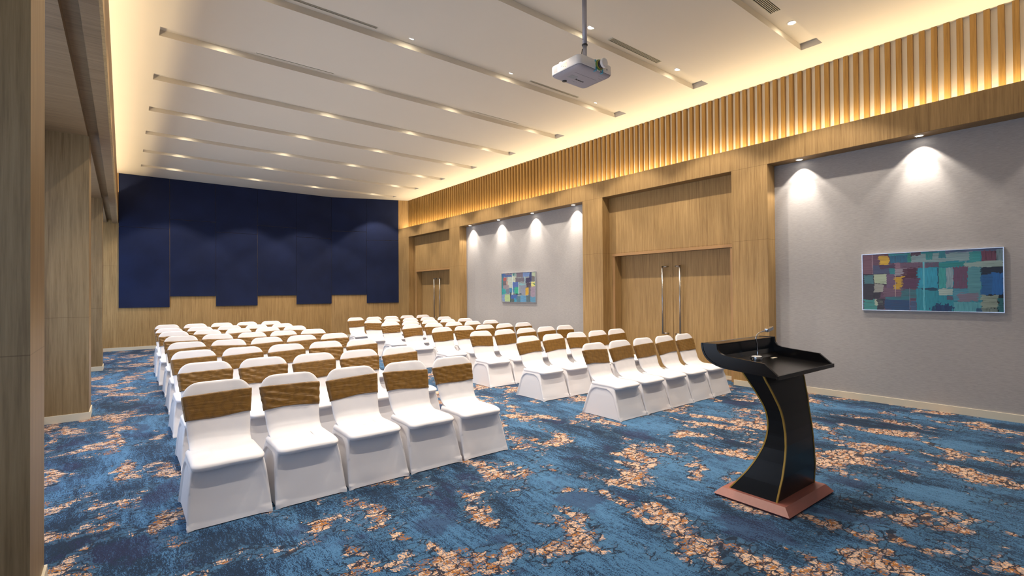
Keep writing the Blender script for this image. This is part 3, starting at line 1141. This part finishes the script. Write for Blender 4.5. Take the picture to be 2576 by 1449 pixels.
bm = bmesh.new()
r0 = [(3.400, 1.383), (4.120, 1.383), (4.120, 1.915), (3.400, 1.915)]
r1 = [(3.442, 1.428), (4.090, 1.428), (4.090, 1.873), (3.442, 1.873)]
rings(bm, [[(x, y, .014) for x, y in r0], [(x, y, .060) for x, y in r1]])
pl = LO('plinth', bm, MT['rose'], label='bevelled rose coloured wooden plinth')
bm = bmesh.new()
box(bm, 3.408, 4.112, 1.391, 1.907, 0, .014)
obj_ = LO('plinth_foot', bm, MT['rose_dark'], parent=pl)

AUD = [(.060, 1.832), (.17, 1.747), (.25, 1.694), (.352, 1.642), (.44, 1.610), (.529, 1.595), (.612, 1.598), (.693, 1.617), (.754, 1.643), (.813, 1.669), (.869, 1.699), (.911, 1.726), (.95, 1.752)]
SPK = [(.060, 1.494), (.113, 1.487), (.221, 1.472), (.343, 1.467), (.433, 1.467), (.52, 1.473), (.617, 1.487), (.70, 1.504), (.772, 1.527), (.837, 1.547), (.892, 1.570), (.95, 1.598)]
WST = [(.060, 0), (.172, .022), (.302, .056), (.40, .076), (.495, .086), (.60, .088), (.662, .080), (.77, .046), (.862, .010), (.95, 0)]
AUD = [(b_, a_) for a_, b_ in spline([(b_, a_) for a_, b_ in AUD], 60)]
zs = [.060 + .885 * i / 50 for i in range(51)]


def colx(z, side):
    w_ = lerp_tab(WST, z)
    w_ = w_ * 1.0
    return 3.473 + w_ if side < 0 else 4.066 - w_


bm = bmesh.new()
rr_ = []
for z in zs:
    ya, ys = lerp_tab(AUD, z), lerp_tab(SPK, z)
    rr_.append([(colx(z, -1), ys, z), (colx(z, 1), ys, z), (colx(z, 1), ya, z), (colx(z, -1), ya, z)])
rings(bm, rr_)
LO('column', bm, MT['black_side'], label='waisted black column', smooth=False)
# gold edging on the four column edges
for side in (-1, 1):
    for tab, sg in ((AUD, 1), (SPK, -1)):
        bm = bmesh.new()
        rr_ = []
        for z in zs:
            x = colx(z, side)
            y = lerp_tab(tab, z)
            a_ = .0055
            if tab is SPK:
                xs, ys = (x - .002 * -side * -1), y
            x0, x1 = (x - .003, x + .009) if side < 0 else (x - .009, x + .003)
            y0, y1 = (y - .008, y + .003) if sg > 0 else (y - .003, y + .008)
            rr_.append([(x0, y0, z), (x1, y0, z), (x1, y1, z), (x0, y1, z)])
        rings(bm, rr_)
        LO('gold_edging', bm, MT['goldedge'], label='thin gold strip along the column edge')

# desk: curved shell, sides, cap
TX0, TX1 = 3.318, 4.205
OUT = [(1.952, 1.118), (1.949, 1.090), (1.938, 1.050), (1.912, 1.010), (1.870, .980), (1.820, .960), (1.76, .950), (1.653, .942), (1.53, .934), (1.416, .927)]
OUTs = spline(OUT, 36)
INN = [(p[0] - .010 if p[0] > 1.87 else p[0], p[1] + .020 if p[0] <= 1.9 else p[1]) for p in OUTs]
# shell as thick strip
bm = bmesh.new()
shell = OUTs + [(1.414, .943), (1.60, .957), (1.74, .967), (1.79, .976), (1.825, .998), (1.842, 1.03), (1.846, 1.108), (1.86, 1.112), (1.94, 1.112)]
extrude_profile(bm, shell, 'x', TX0 + .020, TX1 - .020)
LO('desk_top', bm, MT['black'], label='glossy black sloping desk')
SIDE = OUTs + [(1.410, .943), (1.497, 1.016), (1.70, 1.034), (1.775, 1.043), (1.808, 1.056), (1.828, 1.080), (1.832, 1.120), (1.952, 1.120)]
for x0, x1 in ((TX0, TX0 + .022), (TX1 - .022, TX1)):
    bm = bmesh.new()
    extrude_profile(bm, SIDE, 'x', x0, x1)
    LO('side_panel', bm, MT['black'], label='black side panel with sloped front end')
bm = bmesh.new()
box(bm, TX0 + .022, TX1 - .022, 1.845, 1.94, 1.110, 1.116)
LO('cap', bm, MT['capwood'])
bm = bmesh.new()
box(bm, TX0 - .004, TX1 + .004, 1.402, 1.416, .918, .946, bev=.003)
LO('front_lip', bm, MT['black'])
# thin moulding following the lower edge of each side
for x0, x1 in ((TX0 - .004, TX0 + .002), (TX1 - .002, TX1 + .004)):
    bm = bmesh.new()
    off = []
    for i_, p in enumerate(OUTs):
        q0, q1 = OUTs[max(0, i_ - 1)], OUTs[min(len(OUTs) - 1, i_ + 1)]
        ty_, tz_ = q1[0] - q0[0], q1[1] - q0[1]
        l_ = math.hypot(ty_, tz_)
        off.append((p[0] + tz_ / l_ * .013, p[1] - ty_ / l_ * .013))
    rr_ = [[(x0, p[0], p[1]), (x1, p[0], p[1]), (x1, q[0], q[1]), (x0, q[0], q[1])] for p, q in zip(OUTs, off)]
    rings(bm, rr_)
    LO('edge_moulding', bm, MT['black'])

lec.rotation_euler = (0, 0, math.radians(-1.4))
lec.location = (3.762, 1.648, 0)

# gooseneck lamp on the desk
GLX, GLY, GLZ = 3.792, 1.775, .9665
gl = thing('gooseneck_lamp', 'slim chrome gooseneck lamp bent over the black lectern desk', 'lamp', (GLX, GLY, GLZ))
bm = bmesh.new()
rings(bm, [[(.044 * s_ * math.cos(a_ * math.pi / 16), .034 * s_ * math.sin(a_ * math.pi / 16), z_) for a_ in range(32)]
           for z_, s_ in ((.001, .97), (.003, 1), (.026, 1), (.028, .98))])
bs = obj('base', bm, MT['chrome'], gl, True, label='oval chrome base')
bm = bmesh.new()
rings(bm, [[(.045 * s_ * math.cos(a_ * math.pi / 16), .035 * s_ * math.sin(a_ * math.pi / 16), z_) for a_ in range(32)]
           for z_, s_ in ((.028, 1), (.031, 1), (.033, .94))])
obj('base_top', bm, MT['whiteplastic'], bs, True, label='pale oval top of the base')
bm = bmesh.new()
for sx in (-.004, .010, .022):
    lathe(bm, [(.0042, 0), (.0042, .0015)], c=(sx, -.0355 + abs(sx - .0) * .25, .015), axis='y', n=12)
obj('button', bm, MT['ring'], bs)
neck = [(3.798, 0, .998), (3.806, 0, 1.034), (3.799, 0, 1.080), (3.784, 0, 1.130), (3.795, 0, 1.157), (3.840, 0, 1.177), (3.915, 0, 1.184), (3.960, 0, 1.185)]
pts = [(p[0] - GLX, 0, p[1] - GLZ) for p in spline([(p[0], p[2]) for p in neck], 40)]
obj('neck', tube(bmesh.new(), pts, [.0048 if k % 2 else .0042 for k in range(len(pts))], 12), MT['chrome'], gl, True)
bm = bmesh.new()
box(bm, -.048, .048, -.014, .014, -.013, .013, bev=.005)
bmesh.ops.transform(bm, matrix=Matrix.Translation((4.005 - GLX, 0, 1.193 - GLZ)) @ Matrix.Rotation(math.radians(-9), 4, 'Y'), verts=bm.verts)
hd = obj('lamp_head', bm, MT['chrome'], gl)
bm = bmesh.new()
box(bm, -.028, .028, -.008, .008, -.016, -.0125)
bmesh.ops.transform(bm, matrix=Matrix.Translation((4.015 - GLX, 0, 1.194 - GLZ)) @ Matrix.Rotation(math.radians(-9), 4, 'Y'), verts=bm.verts)
obj('light_slot', bm, MT['darkplastic'], hd)

sk = thing('socket_plate', 'small cream socket plate set into the black lectern desk', 'socket', (4.015, 1.768, .9675))
obj('plate', B(-.034, .034, -.034, .034, .0, .004, bev=.001), MT['skirting'], sk)
bm = bmesh.new()
box(bm, -.006, .012, -.012, -.002, .004, .0048)
box(bm, -.006, .012, .004, .012, .004, .0048)
obj('socket_hole', bm, MT['ink'], sk)

# ------------------------------------------------------------------ projector
PX0, PX1, PY0, PY1, PZ0, PZ1 = 3.676, 4.206, 3.492, 3.928, 3.842, 3.966
pcx, pcy = (PX0 + PX1) / 2, (PY0 + PY1) / 2
pr = thing('projector', 'white ceiling projector with capped lens on a grey pole', 'projector', (pcx, pcy, PZ0))
HW, HD, HH = (PX1 - PX0) / 2, (PY1 - PY0) / 2, PZ1 - PZ0


def prring(ins, z, r_=.05):
    return [(x_, y_, z) for x_, y_, _ in rr_ring(HW - ins, -HD + ins, HD - ins, max(.02, r_ - ins * .3), z, 10, 10, 8)]


bm = bmesh.new()
rings(bm, [prring(q, z) for q, z in ((.012, .022), (.004, .023), (.0, .03), (.0, HH - .012), (.004, HH - .004), (.012, HH), (.05, HH + .004))])
obj('housing', bm, MT['whiteplastic'], pr, True)
bm = bmesh.new()
rings(bm, [prring(q, z) for q, z in ((.060, .0), (.045, .001), (.028, .005), (.014, .013), (.006, .023))])
us = obj('underside', bm, MT['undershell'], pr, True, label='lavender grey underside')
obj('label_sticker', B(-.155, -.055, .0, .07, -.0008, .0002), MT['label'], us)
bm = bmesh.new()
for k in range(7):
    for q in range(2):
        box(bm, -.150 + q * .048, -.112 + q * .048, .006 + k * .0085, .009 + k * .0085, -.0013, -.0006)
obj('label_print', bm, MT['undershell'], us)
bm = bmesh.new()
box(bm, -.17, .17, -.062, -.0605, -.0006, .0006)
obj('panel_seam', bm, MT['darkplastic'], us)
bm = bmesh.new()
for k in range(5):
    box(bm, .10 + k * .022, .106 + k * .022, -.155, -.150, -.0004, .004)
for k in range(3):
    box(bm, .155 + k * .018, .163 + k * .018, -.11, -.106, -.0006, .0008)
obj('indicator_marks', bm, MT['darkplastic'], us)
bm = bmesh.new()
box(bm, -.045, .035, .105, .109, -.0006, .0006)
box(bm, -.02, .01, .113, .116, -.0006, .0006)
obj('small_print', bm, MT['label'], us)
bm = bmesh.new()
lathe(bm, [(.024, -.006), (.026, -.002), (.026, .004)], c=(-.10, .165, 0), n=20)
obj('adjustable_foot', bm, MT['darkplastic'], us, True)

cu = bpy.data.curves.new('logo_text', 'FONT')
cu.body = 'Panasonic'
cu.size = .034
cu.extrude = .0006
cu.offset = .0009
cu.align_x = 'CENTER'
cu.align_y = 'CENTER'
to = bpy.data.objects.new('tmp', cu)
COL.objects.link(to)
dg = bpy.context.evaluated_depsgraph_get()
me = bpy.data.meshes.new_from_object(to.evaluated_get(dg))
bpy.data.objects.remove(to)
me.materials.clear()
me.materials.append(MT['ink'])
lo = bpy.data.objects.new('logo', me)
COL.objects.link(lo)
lo.parent = us
lo.location = (.025, .055, -.0008)
lo.rotation_euler = (math.pi, 0, 0)
lo['label'] = 'black maker name lettered on the underside'

# lens with cap and films, facing -Y
lx = 3.975 - pcx
lz = .072
bm = bmesh.new()
lathe(bm, [(.062, -.003), (.062, .004)], c=(lx, -HD, lz), axis='y', n=36)
ln_ = obj('lens_surround', bm, MT['whiteplastic'], pr, True)
bm = bmesh.new()
lathe(bm, [(.054, -.020), (.057, .0)], c=(lx, -HD, lz), axis='y', n=36)
obj('film_ring', bm, MT['ringgreen'], ln_, True, label='green film ring')
bm = bmesh.new()
lathe(bm, [(.047, -.024), (.050, -.018)], c=(lx, -HD, lz), axis='y', n=36)
obj('film_ring', bm, MT['ringyellow'], ln_, True, label='yellow film ring')
bm = bmesh.new()
lathe(bm, [(.042, -.062), (.044, -.010)], c=(lx, -HD, lz), axis='y', n=36)
obj('lens_barrel', bm, MT['darkplastic'], ln_, True)
bm = bmesh.new()
lathe(bm, [(.040, -.088), (.046, -.087), (.048, -.084), (.048, -.060), (.044, -.058)], c=(lx, -HD, lz), axis='y', n=36)
lathe(bm, [(.034, -.0885), (.0375, -.0895), (.040, -.088)], c=(lx, -HD, lz), axis='y', n=36)
obj('lens_cap', bm, MT['whiteplastic'], ln_, True)
for sx, z0_, z1_ in ((-.055, .095, .118), (-.045, -.004, .045), (.058, -.004, .045)):
    bm = bmesh.new()
    box(bm, lx + sx - .009, lx + sx + .009, -HD - .0045, -HD - .001, z0_ - .0 if z0_ > 0 else .006, z1_)
    if z0_ < 0:
        box(bm, lx + sx - .009, lx + sx + .009, -HD - .001, -HD + .05, .004, .0065)
    obj('tape_strip', bm, MT['tape'], pr)
bm = bmesh.new()
lathe(bm, [(.010, -.002), (.011, .002)], c=(.165, -HD, .062), axis='y', n=20)
obj('sensor', bm, MT['undershell'], pr, True)
bm = bmesh.new()
lathe(bm, [(.0045, -.002), (.005, .002)], c=(.205, -HD + .004, .060), axis='y', n=14)
obj('sensor', bm, MT['darkplastic'], pr, True)
bm = bmesh.new()
for k in range(9):
    yk = HD - .058 - k * .0065
    box(bm, -HW - .0006, -HW + .002, yk - .0018, yk + .0018, .036, .098)
obj('side_vent', bm, MT['undershell'], pr)
obj('rating_label', B(-HW - .0008, -HW + .001, -.04, .06, .035, .092), plain('pale_label', (.72, .70, .60), .6), pr)
bm = bmesh.new()
for q in range(3):
    box(bm, -HW - .0012, -HW, -.03 + q * .03, -.012 + q * .03, .045 + q * .014, .048 + q * .014)
obj('label_print', bm, MT['ink'], pr)
bm = bmesh.new()
box(bm, -HW + .02, -HW + .055, .06, .10, HH, HH + .018, bev=.004)
lathe(bm, [(.016, 0), (.016, .012), (.01, .016)], c=(-.11, -.15, HH), n=20)
obj('top_latch', bm, MT['whiteplastic'], pr, True)

pm_x, pm_y = 3.985, 3.70
mt_ = thing('projector_pole', 'grey steel pole hanging from the ceiling above the projector', 'pole', (pm_x, pm_y, PZ1))
bm = bmesh.new()
lathe(bm, [(.0265, .25), (.0265, ZC - PZ1 - .001)], n=28)
obj('outer_tube', bm, MT['pole'], mt_, True)
bm = bmesh.new()
lathe(bm, [(.0235, .003), (.0235, .27)], n=28)
obj('inner_tube', bm, MT['pole'], mt_, True)
bm = bmesh.new()
lathe(bm, [(.0275, .243), (.0315, .245), (.0325, .256), (.0275, .260)], n=28)
obj('collar', bm, MT['darkplastic'], mt_, True)
bm = bmesh.new()
for zz in (.305, .345):
    lathe(bm, [(.004, -.038), (.004, .038)], c=(0, 0, zz), axis='x', n=10)
obj('bolt', bm, MT['steel'], mt_, True)
bm = bmesh.new()
lathe(bm, [(.075, ZC - PZ1 - .010), (.075, ZC - PZ1 - .0005)], n=32)
obj('ceiling_plate', bm, MT['pole'], mt_, True)
bm = bmesh.new()
box(bm, -.11, .11, -.016, .016, .0045, .012)
box(bm, -.016, .016, -.11, .11, .0045, .012)
obj('bracket', bm, MT['pole'], mt_)
bm = bmesh.new()
tube(bm, [(-.026, .012, .205), (-.032, .014, .17), (-.036, .016, .12), (-.05, .03, .016)], .004, 8)
obj('cable', bm, MT['darkplastic'], mt_, True)
